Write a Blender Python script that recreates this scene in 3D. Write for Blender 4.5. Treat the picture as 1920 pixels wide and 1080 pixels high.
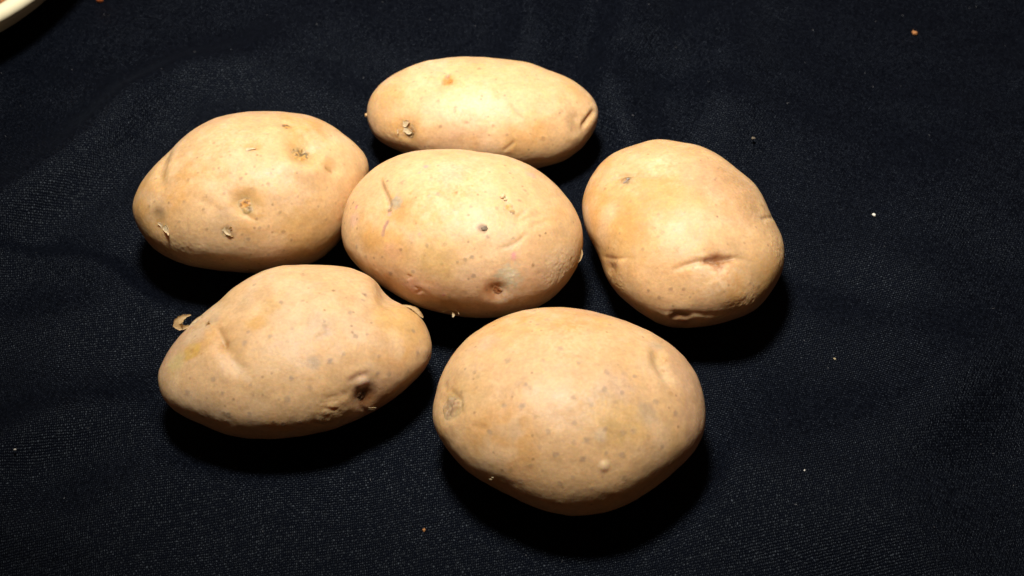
import bpy, math
import numpy as np
from mathutils import Vector, Matrix

# ------------------------------------------------------------------ clear
for o in list(bpy.data.objects):
    bpy.data.objects.remove(o, do_unlink=True)
scene = bpy.context.scene
col = scene.collection
rng = np.random.default_rng(11)

# ------------------------------------------------------------------ camera
HFOV = math.radians(40.0)
ELEV = math.radians(50.0)
DIST = 0.52
FPX = 960.0 / math.tan(HFOV / 2)
CAM = np.array([0.0, -DIST * math.cos(ELEV), DIST * math.sin(ELEV)])
FWD = np.array([0.0, math.cos(ELEV), -math.sin(ELEV)])
RGT = np.array([1.0, 0.0, 0.0])
UPV = np.array([0.0, math.sin(ELEV), math.cos(ELEV)])

cd = bpy.data.cameras.new("camera")
cam = bpy.data.objects.new("camera", cd)
col.objects.link(cam)
cam.location = CAM
cam.rotation_euler = (math.pi / 2 - ELEV, 0, 0)
cd.sensor_width = 36.0
cd.angle = HFOV
cd.clip_start = 0.01
cd.clip_end = 50.0
cd.dof.use_dof = True
cd.dof.focus_distance = 0.485
cd.dof.aperture_fstop = 14.0
scene.camera = cam

# ------------------------------------------------------------------ dim room light
world = bpy.data.worlds.new("World")
scene.world = world
world.use_nodes = True
bg = world.node_tree.nodes["Background"]
bg.inputs[0].default_value = (1.0, 0.56, 0.30, 1)
bg.inputs[1].default_value = 0.045

# ------------------------------------------------------------------ lamp hanging above and a little behind
ld = bpy.data.lights.new("hanging_lamp", 'SPOT')
lamp = bpy.data.objects.new("hanging_lamp", ld)
col.objects.link(lamp)
LAMP = Vector((-0.05, 0.025, 0.58))
lamp.location = LAMP
aim = Vector((0.04, 0.16, 0.0))
lamp.rotation_euler = (aim - LAMP).to_track_quat('-Z', 'Y').to_euler()
ld.energy = 30.5
ld.color = (1.0, 0.95, 0.87)
ld.shadow_soft_size = 0.052
ld.spot_size = math.radians(84)
ld.spot_blend = 1.0

vs = scene.view_settings
vs.view_transform = 'Standard'
vs.look = 'None'
vs.exposure = 0.0
vs.gamma = 1.0
vs.use_curve_mapping = False
scene.render.engine = 'CYCLES'
scene.render.resolution_x = 1024
scene.render.resolution_y = 576

# ------------------------------------------------------------------ helpers
def ray(px, py):
    px = np.asarray(px, float); py = np.asarray(py, float)
    return (FWD + ((px - 960) / FPX)[..., None] * RGT + ((540 - py) / FPX)[..., None] * UPV)

def project(P):
    q = P - CAM
    z = q @ FWD
    return np.stack([960 + FPX * (q @ RGT) / z, 540 - FPX * (q @ UPV) / z], -1)

def ground(px, py, z=0.0):
    d = ray(px, py)
    t = (z - CAM[2]) / d[..., 2]
    return CAM + t[..., None] * d

_perm = np.random.default_rng(5).random(1 << 16)
def _hash(i, j, k):
    h = (i * 73856093) ^ (j * 19349663) ^ (k * 83492791)
    return _perm[(h ^ (h >> 13)) & 0xFFFF]
def vnoise(P, scale, off=0.0):
    """smooth value noise in -1..1, vectorised"""
    p = P * scale + off
    i = np.floor(p).astype(np.int64)
    f = p - i
    f = f * f * f * (f * (f * 6 - 15) + 10)
    r = 0
    for a in (0, 1):
        for b in (0, 1):
            for c in (0, 1):
                w = ((f[:, 0] if a else 1 - f[:, 0]) * (f[:, 1] if b else 1 - f[:, 1]) * (f[:, 2] if c else 1 - f[:, 2]))
                r = r + w * _hash(i[:, 0] + a, i[:, 1] + b, i[:, 2] + c)
    return r * 2 - 1
def fbm(P, scale, off=0.0, n=3):
    r = 0; a = 1.0; t = 0
    for k in range(n):
        r = r + a * vnoise(P, scale * 2 ** k, off + 17.3 * k); t += a; a *= 0.5
    return r / t
def sstep(a, b, x):
    t = np.clip((x - a) / (b - a), 0, 1)
    return t * t * (3 - 2 * t)

def mesh_object(name, V, F, mat, parent=None, smooth=True, colors=None):
    me = bpy.data.meshes.new(name)
    V = np.asarray(V, np.float32)
    if isinstance(F, np.ndarray):
        k = F.shape[1]
        me.vertices.add(len(V)); me.vertices.foreach_set("co", V.ravel())
        me.loops.add(F.size); me.loops.foreach_set("vertex_index", F.astype(np.int32).ravel())
        me.polygons.add(len(F)); me.polygons.foreach_set("loop_start", np.arange(0, F.size, k, dtype=np.int32))
        me.update(calc_edges=True)
    else:
        me.from_pydata([tuple(map(float, v)) for v in V], [], [tuple(f) for f in F])
    me.validate()
    me.polygons.foreach_set("use_smooth", np.full(len(me.polygons), smooth))
    if colors is not None:
        at = me.color_attributes.new("skin", 'FLOAT_COLOR', 'POINT')
        at.data.foreach_set("color", np.c_[colors, np.ones(len(colors))].astype(np.float32).ravel())
    me.materials.append(mat)
    me.update()
    o = bpy.data.objects.new(name, me)
    col.objects.link(o)
    if parent is not None:
        o.parent = parent
    return o

# ------------------------------------------------------------------ materials
def new_mat(name):
    m = bpy.data.materials.new(name); m.use_nodes = True
    nt = m.node_tree
    b = nt.nodes["Principled BSDF"]
    return m, nt, b
def N(nt, t, **kw):
    n = nt.nodes.new(t)
    for k, v in kw.items():
        setattr(n, k, v)
    return n

def skin_material(name="potato_skin"):
    m, nt, b = new_mat(name)
    L = nt.links.new
    tc = N(nt, 'ShaderNodeTexCoord')
    at = N(nt, 'ShaderNodeVertexColor', layer_name="skin")
    # fine dusty grain
    n1 = N(nt, 'ShaderNodeTexNoise'); n1.inputs['Scale'].default_value = 900; n1.inputs['Detail'].default_value = 4
    n2 = N(nt, 'ShaderNodeTexNoise'); n2.inputs['Scale'].default_value = 210; n2.inputs['Detail'].default_value = 5; n2.inputs['Roughness'].default_value = 0.65
    L(tc.outputs['Object'], n1.inputs['Vector']); L(tc.outputs['Object'], n2.inputs['Vector'])
    r1 = N(nt, 'ShaderNodeMapRange'); r1.inputs[1].default_value = 0.3; r1.inputs[2].default_value = 0.7; r1.inputs[3].default_value = 0.91; r1.inputs[4].default_value = 1.07
    r2 = N(nt, 'ShaderNodeMapRange'); r2.inputs[1].default_value = 0.3; r2.inputs[2].default_value = 0.7; r2.inputs[3].default_value = 0.88; r2.inputs[4].default_value = 1.08
    L(n1.outputs['Fac'], r1.inputs[0]); L(n2.outputs['Fac'], r2.inputs[0])
    mu = N(nt, 'ShaderNodeMath', operation='MULTIPLY'); L(r1.outputs[0], mu.inputs[0]); L(r2.outputs[0], mu.inputs[1])
    vm = N(nt, 'ShaderNodeVectorMath', operation='SCALE'); L(at.outputs['Color'], vm.inputs[0]); L(mu.outputs[0], vm.inputs['Scale'])
    # tiny brown pores
    vo = N(nt, 'ShaderNodeTexVoronoi'); vo.inputs['Scale'].default_value = 330
    L(tc.outputs['Object'], vo.inputs['Vector'])
    sp = N(nt, 'ShaderNodeSeparateColor'); L(vo.outputs['Color'], sp.inputs[0])
    g = N(nt, 'ShaderNodeMath', operation='GREATER_THAN'); g.inputs[1].default_value = 0.85; L(sp.outputs[0], g.inputs[0])
    dm = N(nt, 'ShaderNodeMapRange'); dm.inputs[1].default_value = 0.05; dm.inputs[2].default_value = 0.22; dm.inputs[3].default_value = 0.6; dm.inputs[4].default_value = 0.0
    L(vo.outputs['Distance'], dm.inputs[0])
    pm = N(nt, 'ShaderNodeMath', operation='MULTIPLY'); L(g.outputs[0], pm.inputs[0]); L(dm.outputs[0], pm.inputs[1])
    mx = N(nt, 'ShaderNodeMix', data_type='RGBA'); L(pm.outputs[0], mx.inputs[0]); L(vm.outputs[0], mx.inputs[6]); mx.inputs[7].default_value = (0.20, 0.11, 0.05, 1)
    # patchy dry scurf
    n3 = N(nt, 'ShaderNodeTexNoise'); n3.inputs['Scale'].default_value = 95; n3.inputs['Detail'].default_value = 9; n3.inputs['Roughness'].default_value = 0.78
    L(tc.outputs['Object'], n3.inputs['Vector'])
    r3 = N(nt, 'ShaderNodeMapRange'); r3.inputs[1].default_value = 0.54; r3.inputs[2].default_value = 0.66; r3.inputs[3].default_value = 0.0; r3.inputs[4].default_value = 0.42
    L(n3.outputs['Fac'], r3.inputs[0])
    m3 = N(nt, 'ShaderNodeMix', data_type='RGBA'); L(r3.outputs[0], m3.inputs[0]); L(mx.outputs[2], m3.inputs[6]); m3.inputs[7].default_value = (0.46, 0.30, 0.165, 1)
    r4 = N(nt, 'ShaderNodeMapRange'); r4.inputs[1].default_value = 0.46; r4.inputs[2].default_value = 0.34; r4.inputs[3].default_value = 0.0; r4.inputs[4].default_value = 0.40
    L(n3.outputs['Fac'], r4.inputs[0])
    m4 = N(nt, 'ShaderNodeMix', data_type='RGBA'); L(r4.outputs[0], m4.inputs[0]); L(m3.outputs[2], m4.inputs[6]); m4.inputs[7].default_value = (0.66, 0.47, 0.28, 1)
    L(m4.outputs[2], b.inputs['Base Color'])
    # relief
    bm = N(nt, 'ShaderNodeBump'); bm.inputs['Strength'].default_value = 0.30; bm.inputs['Distance'].default_value = 0.0005
    ad = N(nt, 'ShaderNodeMath', operation='MULTIPLY_ADD'); ad.inputs[1].default_value = 0.5
    L(n1.outputs['Fac'], ad.inputs[0]); L(n2.outputs['Fac'], ad.inputs[2])
    ad3 = N(nt, 'ShaderNodeMath', operation='MULTIPLY_ADD'); ad3.inputs[1].default_value = 0.9; L(n3.outputs['Fac'], ad3.inputs[0]); L(ad.outputs[0], ad3.inputs[2])
    L(ad3.outputs[0], bm.inputs['Height']); L(bm.outputs[0], b.inputs['Normal'])
    ro = N(nt, 'ShaderNodeMapRange'); ro.inputs[1].default_value = 0.3; ro.inputs[2].default_value = 0.7; ro.inputs[3].default_value = 0.42; ro.inputs[4].default_value = 0.62
    L(n2.outputs['Fac'], ro.inputs[0]); L(ro.outputs[0], b.inputs['Roughness'])
    b.inputs['Specular IOR Level'].default_value = 0.36
    b.inputs['Subsurface Weight'].default_value = 0.48
    b.inputs['Subsurface Radius'].default_value = (1.0, 0.38, 0.10)
    b.inputs['Subsurface Scale'].default_value = 0.0055
    return m

def plain_material(name, rgb, rough=0.7, spec=0.3, var=0.2, scale=600, sss=0.0):
    m, nt, b = new_mat(name)
    L = nt.links.new
    tc = N(nt, 'ShaderNodeTexCoord')
    n = N(nt, 'ShaderNodeTexNoise'); n.inputs['Scale'].default_value = scale; n.inputs['Detail'].default_value = 4
    L(tc.outputs['Object'], n.inputs['Vector'])
    r = N(nt, 'ShaderNodeMapRange'); r.inputs[1].default_value = 0.3; r.inputs[2].default_value = 0.7; r.inputs[3].default_value = 1 - var; r.inputs[4].default_value = 1 + var
    L(n.outputs['Fac'], r.inputs[0])
    vm = N(nt, 'ShaderNodeVectorMath', operation='SCALE'); vm.inputs[0].default_value = rgb; L(r.outputs[0], vm.inputs['Scale'])
    L(vm.outputs[0], b.inputs['Base Color'])
    b.inputs['Roughness'].default_value = rough
    b.inputs['Specular IOR Level'].default_value = spec
    if sss:
        b.inputs['Subsurface Weight'].default_value = sss
        b.inputs['Subsurface Radius'].default_value = (1, .5, .2)
        b.inputs['Subsurface Scale'].default_value = 0.002
    return m

def cloth_material():
    m, nt, b = new_mat("black_woven_cloth")
    L = nt.links.new
    tc = N(nt, 'ShaderNodeTexCoord')
    # slight drift of the threads
    nd = N(nt, 'ShaderNodeTexNoise'); nd.inputs['Scale'].default_value = 35; nd.inputs['Detail'].default_value = 3
    L(tc.outputs['Object'], nd.inputs['Vector'])
    sb = N(nt, 'ShaderNodeVectorMath', operation='SUBTRACT'); sb.inputs[1].default_value = (0.5, 0.5, 0.5)
    L(nd.outputs['Color'], sb.inputs[0])
    sc = N(nt, 'ShaderNodeVectorMath', operation='SCALE'); sc.inputs['Scale'].default_value = 0.0025
    L(sb.outputs[0], sc.inputs[0])
    ad = N(nt, 'ShaderNodeVectorMath', operation='ADD'); L(tc.outputs['Object'], ad.inputs[0]); L(sc.outputs[0], ad.inputs[1])
    nj = N(nt, 'ShaderNodeTexNoise'); nj.inputs['Scale'].default_value = 700; nj.inputs['Detail'].default_value = 2
    L(tc.outputs['Object'], nj.inputs['Vector'])
    sj = N(nt, 'ShaderNodeVectorMath', operation='SUBTRACT'); sj.inputs[1].default_value = (0.5, 0.5, 0.5); L(nj.outputs['Color'], sj.inputs[0])
    sk = N(nt, 'ShaderNodeVectorMath', operation='SCALE'); sk.inputs['Scale'].default_value = 0.0009; L(sj.outputs[0], sk.inputs[0])
    ad2 = N(nt, 'ShaderNodeVectorMath', operation='ADD'); L(ad.outputs[0], ad2.inputs[0]); L(sk.outputs[0], ad2.inputs[1])
    mp = N(nt, 'ShaderNodeMapping'); mp.inputs['Scale'].default_value = (1560, 1080, 1); mp.inputs['Rotation'].default_value = (0, 0, math.radians(-8))
    L(ad2.outputs[0], mp.inputs['Vector'])
    xy = N(nt, 'ShaderNodeSeparateXYZ'); L(mp.outputs[0], xy.inputs[0])
    def M(op, a, b2=None):
        n = N(nt, 'ShaderNodeMath', operation=op)
        for k, v in enumerate((a, b2)):
            if v is None: continue
            if isinstance(v, (int, float)): n.inputs[k].default_value = v
            else: L(v, n.inputs[k])
        return n.outputs[0]
    iu, iv_ = M('FLOOR', xy.outputs[0]), M('FLOOR', xy.outputs[1])
    fu, fv_ = M('FRACT', xy.outputs[0]), M('FRACT', xy.outputs[1])
    par = M('GREATER_THAN', M('FRACT', M('MULTIPLY', M('ADD', iu, iv_), 0.5)), 0.25)      # which thread lies on top here
    def arch(f, k):
        t = M('SUBTRACT', M('MULTIPLY', f, 2.0), 1.0)
        return M('SUBTRACT', 1.0, M('MULTIPLY', M('MULTIPLY', t, t), k))
    warp = M('MULTIPLY', arch(fu, 1.0), arch(fv_, 0.5))
    weft = M('MULTIPLY', M('MULTIPLY', arch(fv_, 1.0), arch(fu, 0.5)), 0.75)
    hgt = M('ADD', M('MULTIPLY', warp, par), M('MULTIPLY', weft, M('SUBTRACT', 1.0, par)))
    cmb = N(nt, 'ShaderNodeCombineXYZ'); L(iu, cmb.inputs[0]); L(iv_, cmb.inputs[1])
    wn = N(nt, 'ShaderNodeTexWhiteNoise', noise_dimensions='2D'); L(cmb.outputs[0], wn.inputs['Vector'])
    hgt = M('MULTIPLY', hgt, M('ADD', 0.45, M('MULTIPLY', wn.outputs['Value'], 0.75)))
    bm = N(nt, 'ShaderNodeBump'); bm.inputs['Strength'].default_value = 1.0; bm.inputs['Distance'].default_value = 0.00026
    L(hgt, bm.inputs['Height'])
    L(bm.outputs[0], b.inputs['Normal'])
    # thread to thread dye variation
    mx = N(nt, 'ShaderNodeMix', data_type='RGBA'); L(wn.outputs['Value'], mx.inputs[0])
    mx.inputs[6].default_value = (0.0008, 0.0012, 0.0026, 1); mx.inputs[7].default_value = (0.0024, 0.0033, 0.0064, 1)
    L(mx.outputs[2], b.inputs['Base Color'])
    b.inputs['Roughness'].default_value = 0.37
    b.inputs['Specular IOR Level'].default_value = 0.085
    b.inputs['Specular Tint'].default_value = (0.72, 0.84, 1.0, 1)
    b.inputs['Sheen Weight'].default_value = 0.022
    b.inputs['Sheen Roughness'].default_value = 0.35
    b.inputs['Sheen Tint'].default_value = (0.62, 0.75, 1.0, 1)
    return m

M_SKIN = skin_material()
M_EYE = skin_material("potato_eye_scab")
M_PEEL = plain_material("dry_peel", (0.46, 0.28, 0.125), 0.6, 0.3, 0.25, 700, 0.3)
M_PALE = plain_material("pale_dry_peel", (0.60, 0.42, 0.24), 0.7, 0.25, 0.2, 900, 0.3)
M_SOIL = plain_material("dried_soil", (0.19, 0.145, 0.10), 0.85, 0.2, 0.4, 2500)
M_GREY = plain_material("grey_grit", (0.33, 0.30, 0.26), 0.8, 0.3, 0.3, 2500)
M_CLOTH = cloth_material()
M_PLATE = plain_material("cream_glazed_ceramic", (0.80, 0.73, 0.50), 0.18, 0.5, 0.03, 60)
M_FOOD = plain_material("reddish_brown_food", (0.34, 0.13, 0.04), 0.45, 0.4, 0.35, 260)

# ------------------------------------------------------------------ black cloth
def cloth_height(x, y):
    """soft folds of the cloth, fading out where the potatoes lie"""
    h = np.zeros_like(x)
    def fold(ax, ay, bx, by, width, amp, soft=0.06):
        a = ground(np.array(ax, float), np.array(ay, float)); b_ = ground(np.array(bx, float), np.array(by, float))
        d = (b_ - a)[:2]; Ln = np.hypot(*d); d = d / Ln
        t = (x - a[0]) * d[0] + (y - a[1]) * d[1]
        s = -(x - a[0]) * d[1] + (y - a[1]) * d[0]
        s = s + 0.004 * np.sin(t * 38 + ax) + 0.003 * np.sin(t * 71 + ay)
        end = sstep(-soft, soft * 0.3, t) * (1 - sstep(Ln - soft * 0.3, Ln + soft, t))
        return amp * np.exp(-(s / width) ** 2) * end
    h += fold(1010, -120, 1000, 110, 0.015, 0.0095)
    h += fold(1205, -100, 1165, 240, 0.014, 0.0100)
    h += fold(1420, 0, 1350, 260, 0.018, 0.0085)
    h += fold(1560, 240, 1480, 420, 0.022, 0.0030)
    h += fold(1790, 300, 1700, 640, 0.026, 0.0035)
    h += fold(1850, 700, 1560, 840, 0.018, 0.0060)
    h += fold(1700, 1000, 1500, 930, 0.018, 0.0060)
    h += fold(-40, 500, 230, 240, 0.012, 0.0075)
    h += fold(200, 260, 420, 110, 0.014, 0.0060)
    h += fold(-60, 420, 200, 160, 0.018, 0.0035)
    h += fold(60, 500, 250, 560, 0.007, 0.0040)
    h += fold(-40, 640, 170, 600, 0.012, 0.0028)
    h += fold(-60, 850, 260, 800, 0.012, 0.0045)
    h += fold(0, 980, 320, 900, 0.016, 0.0035)
    h += fold(1370, 880, 1330, 1080, 0.014, 0.0030)
    h += fold(600, -60, 560, 110, 0.020, 0.0035)
    n = 0.0011 * np.sin(x * 41 + 1.3 * np.sin(y * 23)) * np.sin(y * 36 + 1.1 * np.sin(x * 19)) \
      + 0.0009 * np.sin(x * 88 + y * 51 + np.sin(y * 60)) * np.sin(y * 77 - x * 33)
    h += n
    flat = np.ones_like(x)
    for (cx, cy, A) in FLAT:
        q = A[0, 0] * (x - cx) ** 2 + 2 * A[0, 1] * (x - cx) * (y - cy) + A[1, 1] * (y - cy) ** 2
        flat = flat * sstep(0.75, 1.7, q)
    fall = np.maximum(0, -0.118 - y)          # cloth front bent down, a shape added to darken it under the lamp
    return h * flat * 1.35 - 0.0002 - 4.5 * fall * fall / (1 + 5 * fall)

FLAT = []          # filled in once the potatoes have been placed

# ------------------------------------------------------------------ potato bodies
def cube_sphere(n):
    t = np.tan(np.linspace(-math.pi / 4, math.pi / 4, n + 1))
    a, b_ = np.meshgrid(t, t, indexing='ij')
    one = np.ones_like(a)
    V = []; F = []
    idx = np.arange((n + 1) ** 2).reshape(n + 1, n + 1)
    q = np.stack([idx[:-1, :-1], idx[1:, :-1], idx[1:, 1:], idx[:-1, 1:]], -1).reshape(-1, 4)
    for k, (x, y, z) in enumerate([(a, b_, one), (b_, a, -one), (one, a, b_), (-one, b_, a), (b_, one, a), (a, -one, b_)]):
        V.append(np.stack([x, y, z], -1).reshape(-1, 3)); F.append(q + k * (n + 1) ** 2)
    V = np.concatenate(V); F = np.concatenate(F)
    key = np.round(V * 1e6).astype(np.int64)
    _, first, inv = np.unique(key, axis=0, return_index=True, return_inverse=True)
    V = V[first]; F = inv.reshape(-1)[F]
    return V / np.linalg.norm(V, axis=1)[:, None], F
SPH, SPHF = cube_sphere(150)

def vert_normals(V, F):
    n = np.cross(V[F[:, 2]] - V[F[:, 0]], V[F[:, 3]] - V[F[:, 1]])
    out = np.zeros_like(V)
    for c in range(3):
        acc = np.zeros(len(V))
        for k in range(4):
            acc += np.bincount(F[:, k], n[:, c], len(V))
        out[:, c] = acc
    return out / (np.linalg.norm(out, axis=1)[:, None] + 1e-12)

def polygon_moments(p):
    x, y = p[:, 0], p[:, 1]; x1, y1 = np.roll(x, -1), np.roll(y, -1)
    cr = x * y1 - x1 * y
    A = cr.sum() / 2
    cx = ((x + x1) * cr).sum() / (6 * A); cy = ((y + y1) * cr).sum() / (6 * A)
    xx = ((x * x + x * x1 + x1 * x1) * cr).sum() / (12 * A) - cx * cx
    yy = ((y * y + y * y1 + y1 * y1) * cr).sum() / (12 * A) - cy * cy
    xy = ((x * y1 + 2 * x * y + 2 * x1 * y1 + x1 * y) * cr).sum() / (24 * A) - cx * cy
    return cx, cy, np.array([[xx, xy], [xy, yy]])

def smooth_radius(pts, harm=22):
    """closed outline -> smooth radius as a function of angle"""
    nxt = np.roll(pts, -1, 0)
    dense = np.concatenate([pts + (nxt - pts) * k / 12 for k in range(12)], 0)
    th = np.arctan2(dense[:, 1], dense[:, 0]); r = np.hypot(dense[:, 0], dense[:, 1])
    o = np.argsort(th)
    g = np.linspace(-math.pi, math.pi, 720, endpoint=False)
    R = np.interp(g, th[o], r[o], period=2 * math.pi)
    f = np.fft.rfft(R)
    k = np.arange(len(f))
    f *= np.exp(-(k / harm) ** 4)
    R = np.fft.irfft(f, 720)
    return g, R

def build_body(outline, hratio=1.30, z_sink=0.0006):
    outline = np.array(outline, float)
    cx, cy, _ = polygon_moments(outline)
    d = ray(np.array(cx), np.array(cy)); d = d / np.linalg.norm(d)
    up = np.array([0, 0, 1.0])
    u = np.cross(d, up); u /= np.linalg.norm(u)
    v = np.cross(u, d)
    t = 0.5
    for it in range(6):
        c = CAM + t * d
        rr = ray(outline[:, 0], outline[:, 1])
        s = (t / (rr @ d))[:, None]
        pp = CAM + rr * s - c
        p2 = np.stack([pp @ u, pp @ v], -1)
        mx_, my_, cov = polygon_moments(p2)
        S = 4 * cov
        def solve(h):
            # unknown Qxx,Qxy,Qyy of the lying ellipsoid, vertical half height h
            rows = []; rhs = []
            for (a, b_, s_) in ((u, u, S[0, 0]), (u, v, S[0, 1]), (v, v, S[1, 1])):
                rows.append([a[0] * b_[0], a[0] * b_[1] + a[1] * b_[0], a[1] * b_[1]])
                rhs.append(s_ - a[2] * b_[2] * h * h)
            q = np.linalg.solve(np.array(rows), np.array(rhs))
            Q = np.array([[q[0], q[1], 0], [q[1], q[2], 0], [0, 0, h * h]])
            return Q
        lo, hi = 0.008, 0.05
        for _ in range(40):
            h = (lo + hi) / 2
            ev = np.linalg.eigvalsh(solve(h)[:2, :2])[0]
            if ev <= 0 or math.sqrt(ev) < hratio * h: hi = h
            else: lo = h
        h = lo
        Q = solve(h); A = np.linalg.inv(Q)
        Ad = A @ d
        hc = 1 / math.sqrt(d @ Ad)
        e1 = u - d * (u @ Ad) / (d @ Ad)
        e2 = v - d * (v @ Ad) / (d @ Ad)
        # the outline on the contour plane
        nrm = Ad / np.linalg.norm(Ad)
        tt = (c - CAM) @ nrm / (rr @ nrm)
        pp = CAM + rr * tt[:, None] - c
        p2 = np.stack([pp @ u, pp @ v], -1) * 0.994
        g, R = smooth_radius(p2)
        Si = np.linalg.inv(S)
        sx, sy, sz = SPH.T
        rho = np.hypot(sx, sy); th = np.arctan2(sy, sx)
        cs, sn = np.cos(th), np.sin(th)
        Re = 1 / np.sqrt(Si[0, 0] * cs * cs + 2 * Si[0, 1] * cs * sn + Si[1, 1] * sn * sn)
        Rt = np.interp(th, g, R, period=2 * math.pi)
        Rf = (Re + (Rt - Re) * rho ** 1.6) * rho
        V = c + (Rf * cs)[:, None] * e1 + (Rf * sn)[:, None] * e2 - (sz * hc)[:, None] * d
        zmin = V[:, 2].min()
        # move along the view ray until it rests on the cloth
        t += (zmin + z_sink) / (-d[2]) * 0.97
    return V, SPHF, SPH[:, 2] > 0.05, c, h, Q

def crop(x0, y0, s):
    return lambda pts: [(x0 + x / s, y0 + y / s) for x, y in pts]

class Potato:
    """one potato: a body with pits, creases, stains and loose skin, all kept in world metres"""
    def __init__(self, label, cr, outline, hratio=1.30, seed=0, tone=(1, 1, 1)):
        self.label = label; self.cr = crop(*cr); self.s = cr[2]; self.seed = seed
        self.V, self.F, self.front, self.c, self.h, self.Q = build_body(self.cr(outline), hratio)
        self.N = vert_normals(self.V, self.F)
        off = seed * 31.7
        # gentle lumps
        side = np.clip(1 - np.abs(SPH[:, 2]), 0, 1)
        self.V = self.V + self.N * (0.0007 * fbm(self.V, 55, off, 2) * (1 - 0.7 * side) + 0.00012 * fbm(self.V, 260, off + 3, 2))[:, None]
        self.V[:, 2] = np.maximum(self.V[:, 2], -0.0003 + 0.00003 * np.sin(self.V[:, 0] * 900))
        self.N = vert_normals(self.V, self.F)
        self.px = project(self.V)
        self.fi = np.where(self.front)[0]
        self.mm = np.linalg.norm(self.c - CAM) / FPX          # metres per photo pixel here
        # skin colour
        n1 = fbm(self.V, 45, off + 9, 3); n2 = fbm(self.V, 90, off + 21, 4); n3 = fbm(self.V, 30, off + 40, 2)
        base = np.array([0.60, 0.380, 0.190])
        C = np.tile(base, (len(self.V), 1))
        C = self.mixc(C, (0.56, 0.310, 0.110), 0.85 * sstep(0.05, 0.55, n1))
        C = self.mixc(C, (0.63, 0.430, 0.250), 0.75 * sstep(0.0, 0.5, -n2))
        C = self.mixc(C, (0.54, 0.325, 0.185), 0.7 * sstep(0.1, 0.5, n3))
        self.C = C * np.array(tone)
        self.extra = []
        self.scabs = []
    def mixc(self, C, rgb, w):
        return C + (np.array(rgb) - C) * np.clip(w, 0, 1)[:, None]
    def at(self, x, y):
        p = np.array(self.cr([(x, y)])[0])
        k = self.fi[np.argmin(((self.px[self.fi] - p) ** 2).sum(1))]
        return k
    def L(self, v):                      # crop pixels -> metres
        return v / self.s * self.mm
    def dist(self, x, y):
        k = self.at(x, y)
        return np.linalg.norm(self.V - self.V[k], axis=1), k
    def push(self, amount):
        self.V = self.V + self.N * amount[:, None]
    def pit(self, x, y, r, depth, p=2.0):
        d, k = self.dist(x, y)
        self.push(-depth * np.exp(-(d / self.L(r)) ** p))
    def line(self, pts):
        """nearest distance, signed side and position along a line drawn over the skin"""
        K = [self.V[self.at(x, y)] for x, y in pts]; NK = [self.N[self.at(x, y)] for x, y in pts]
        best = np.full(len(self.V), 9.0); side = np.zeros(len(self.V)); along = np.zeros(len(self.V))
        tot = sum(np.linalg.norm(K[i + 1] - K[i]) for i in range(len(K) - 1)); acc = 0
        for i in range(len(K) - 1):
            a, b_ = K[i], K[i + 1]; ab = b_ - a; Ls = np.linalg.norm(ab)
            t = np.clip(((self.V - a) @ ab) / Ls ** 2, 0, 1)
            q = self.V - (a + t[:, None] * ab)
            dd = np.linalg.norm(q, axis=1)
            sd = q @ (np.cross(NK[i], ab) / (np.linalg.norm(np.cross(NK[i], ab)) + 1e-9))
            m = dd < best
            best = np.where(m, dd, best); side = np.where(m, sd, side); along = np.where(m, (acc + t * Ls) / tot, along)
            acc += Ls
        return best, side, along
    def crease(self, pts, w, depth, lip=0.0, lipw=3.0, rgb=None, cs=0.6, taper=0.3):
        d, s, a = self.line(pts)
        tp = sstep(-0.001, taper, a) * (1 - sstep(1 - taper, 1.001, a))
        w = self.L(w)
        i = np.where(d < w * abs(lipw) * 7)[0]
        d, s, tp = d[i], s[i], tp[i]
        wob = 1 + 0.10 * vnoise(self.V[i], 900, self.seed)
        lip = lip * 0.5
        near = np.exp(-(d / (lipw * w * 2)) ** 2)
        self.V[i] += self.N[i] * (-depth * tp * np.exp(-(d / (w * wob)) ** 2) + lip * tp * near * np.exp(-((s - lipw * w) / (lipw * w)) ** 2))[:, None]
        if rgb is not None:
            self.C[i] = self.mixc(self.C[i], rgb, cs * tp * np.exp(-(d / (w * 1.1)) ** 2))
    def stain(self, x, y, r, rgb, k=0.6, rough=0.5, freq=400, edge=0.5):
        d, _ = self.dist(x, y)
        m = np.where(d < self.L(r) * (1.1 + edge + rough))[0]
        q = d[m] / self.L(r) + rough * fbm(self.V[m], freq, self.seed * 7 + x, 3)
        self.C[m] = self.mixc(self.C[m], rgb, k * (1 - sstep(1 - edge, 1 + edge, q)))
    def streak(self, pts, w, rgb, k=0.6, rough=0.4):
        d, s, a = self.line(pts)
        m = np.where(d < self.L(w) * 2)[0]
        q = d[m] / self.L(w) + rough * fbm(self.V[m], 700, self.seed * 5 + pts[0][0], 2)
        self.C[m] = self.mixc(self.C[m], rgb, k * (1 - sstep(0.5, 1.4, q)))
    def spots(self, pts, r=11, rgb=(0.24, 0.15, 0.085), k=0.62):
        for i, (x, y) in enumerate(pts):
            d, _ = self.dist(x, y)
            rr = self.L(r) * (0.7 + 0.6 * ((i * 37 % 11) / 11))
            m = np.where(d < rr * 2.6)[0]; d = d[m]
            q = d / rr + 0.35 * vnoise(self.V[m], 1500, i * 3.1)
            self.C[m] = self.mixc(self.C[m], rgb, k * (0.65 + 0.35 * ((i * 53 % 7) / 7)) * (1 - sstep(0.45, 1.25, q)))
            self.V[m] += self.N[m] * (0.00012 * np.exp(-(d / rr) ** 2) - 0.00010 * np.exp(-(d / (rr * 0.45)) ** 2))[:, None]
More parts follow.
